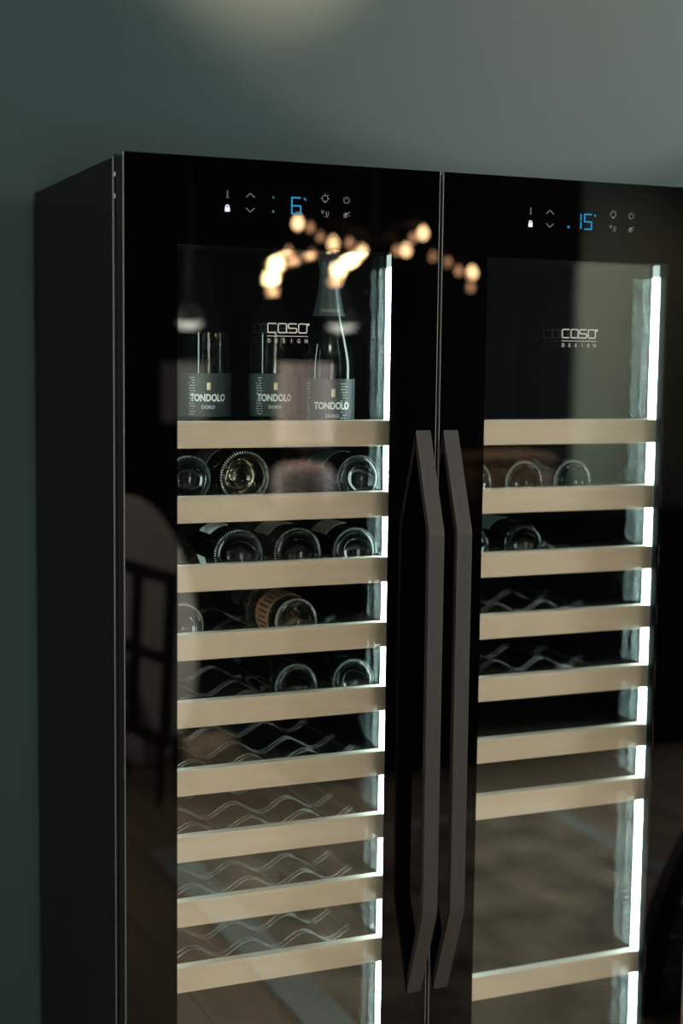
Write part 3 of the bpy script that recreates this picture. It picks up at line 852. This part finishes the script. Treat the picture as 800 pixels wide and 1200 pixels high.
pic = thing('framed_picture', 'plain grey framed canvas hanging on the tall black cupboards', 'picture', (1.61, -4.895, 1.12))
part('canvas', M_['canvas'], pic, lambda b: box(b, -0.125, 0.125, -0.003, 0.012, 0.0, 0.30))
part('frame', M_['steel'], pic, lambda b: ringbox(b, -0.14, 0.14, -0.015, 0.315, -0.125, 0.125, 0.0, 0.30, -0.004, 0.018))

# oval grey tabletop standing by the island end, black lattice in front of it
disc = thing('oval_tabletop', 'oval pale grey tabletop standing on edge at the end of the black island', 'tabletop', (0.965, -3.3, FZ), (0, R(-5), R(8)))


def oval(b, a, c, y0, y1, n=64):
    ra = [b.verts.new((a*math.cos(2*PI*k/n), y0, 0.565+c*math.sin(2*PI*k/n))) for k in range(n)]
    rb = [b.verts.new((a*math.cos(2*PI*k/n), y1, 0.565+c*math.sin(2*PI*k/n))) for k in range(n)]
    b.faces.new(ra); b.faces.new(rb[::-1])
    for k in range(n): b.faces.new((ra[k], rb[k], rb[(k+1) % n], ra[(k+1) % n]))


part('top', M_['disc'], disc, lambda b: oval(b, 0.255, 0.555, -0.018, 0.018), bevel=0.005)
part('edge_band', M_['disc'], disc, lambda b: oval(b, 0.258, 0.558, -0.012, 0.012))
part('stand', M_['steel'], disc, lambda b: (box(b, -0.15, -0.11, -0.16, 0.05, 0.012, 0.13), box(b, 0.11, 0.15, -0.16, 0.05, 0, 0.13)))
lat = thing('steel_lattice', 'black steel lattice standing in front of the oval grey tabletop', 'lattice', (0.81, -3.0, FZ), (0, R(4), R(70)))
part('frame', M_['steel'], lat, lambda b: ringbox(b, -0.23, 0.23, 0.24, 0.90, -0.190, 0.190, 0.285, 0.855, -0.014, 0.014))
part('bar', M_['steel'], lat, lambda b: box(b, -0.02, 0.02, -0.012, 0.012, 0.285, 0.855))
part('bar', M_['steel'], lat, lambda b: box(b, -0.185, 0.185, -0.011, 0.011, 0.55, 0.59))
for lx_ in (-0.20, 0.18):
    part('leg', M_['steel'], lat, lambda b: box(b, lx_, lx_+0.02, -0.010, 0.010, 0.014, 0.24))

lowc = thing('added_dark_cabinet', 'low black cabinet added behind the oval tabletop and the left end of the island', 'cabinet', (1.0, -3.96, FZ))  # added dark block, keeps the lit floor behind out of the reflection
part('body', M_['black'], lowc, lambda b: box(b, -0.66, 0.90, -0.25, 0.22, 0.05, 0.96))
part('top', M_['counter'], lowc, lambda b: box(b, -0.67, 0.91, -0.26, 0.25, 0.96, 0.985), bevel=0.003)
part('plinth', M_['gasket'], lowc, lambda b: box(b, -0.64, 0.88, -0.23, 0.19, 0, 0.05))
for k in range(3):
    part('door', M_['black'], lowc, lambda b: box(b, -0.655+k*0.52, -0.145+k*0.52, 0.22, 0.238, 0.06, 0.95), bevel=0.002)

rug = thing('area_rug', 'large distressed grey rug on the floor in front of the coolers', 'rug', (1.45, -1.33, FZ))
part('pile', M_['rug'], rug, lambda b: box(b, -0.64, 0.72, -0.85, 0.88, 0.0, 0.009), bevel=0.003)
part('border', M_['rugedge'], rug, lambda b: [box(b, -0.765, -0.64, -0.95, 0.95, 0, 0.0085), box(b, 0.72, 0.80, -0.95, 0.95, 0, 0.0085), box(b, -0.64, 0.72, -0.95, -0.85, 0, 0.0085), box(b, -0.64, 0.72, 0.88, 0.95, 0, 0.0085)])
scr = thing('arched_screen', 'black framed arched screen with grey slats, right of the coolers', 'screen', (2.28, -0.60, FZ+0.0095))


def arch(b):
    n = 40
    rows = [[b.verts.new((q*math.cos(PI*k/n), y, q*math.sin(PI*k/n)+0.02)) for k in range(n+1)] for y in (-0.02, 0.02) for q in (0.72, 0.78)]
    for k in range(n):
        for a, c in ((0, 1), (3, 2), (2, 0), (1, 3)):
            b.faces.new((rows[a][k], rows[a][k+1], rows[c][k+1], rows[c][k]))
    for k in (0, n):
        b.faces.new((rows[0][k], rows[1][k], rows[3][k], rows[2][k]))
    box(b, -0.78, 0.78, -0.02, 0.02, 0.0, 0.02)


part('frame', M_['steel'], scr, arch)
for k in range(8):
    z0 = 0.022 + 0.086*k
    wd = math.sqrt(0.722**2 - min(0.70, z0+0.06)**2)
    part('slat', M_['slat'], scr, lambda b: box(b, -wd, wd, -0.008, 0.008, z0, z0+0.08))
for fx in (-0.5, 0.5):
    part('foot', M_['steel'], scr, lambda b: box(b, fx-0.02, fx+0.02, -0.15, 0.15, 0.0, 0.018))
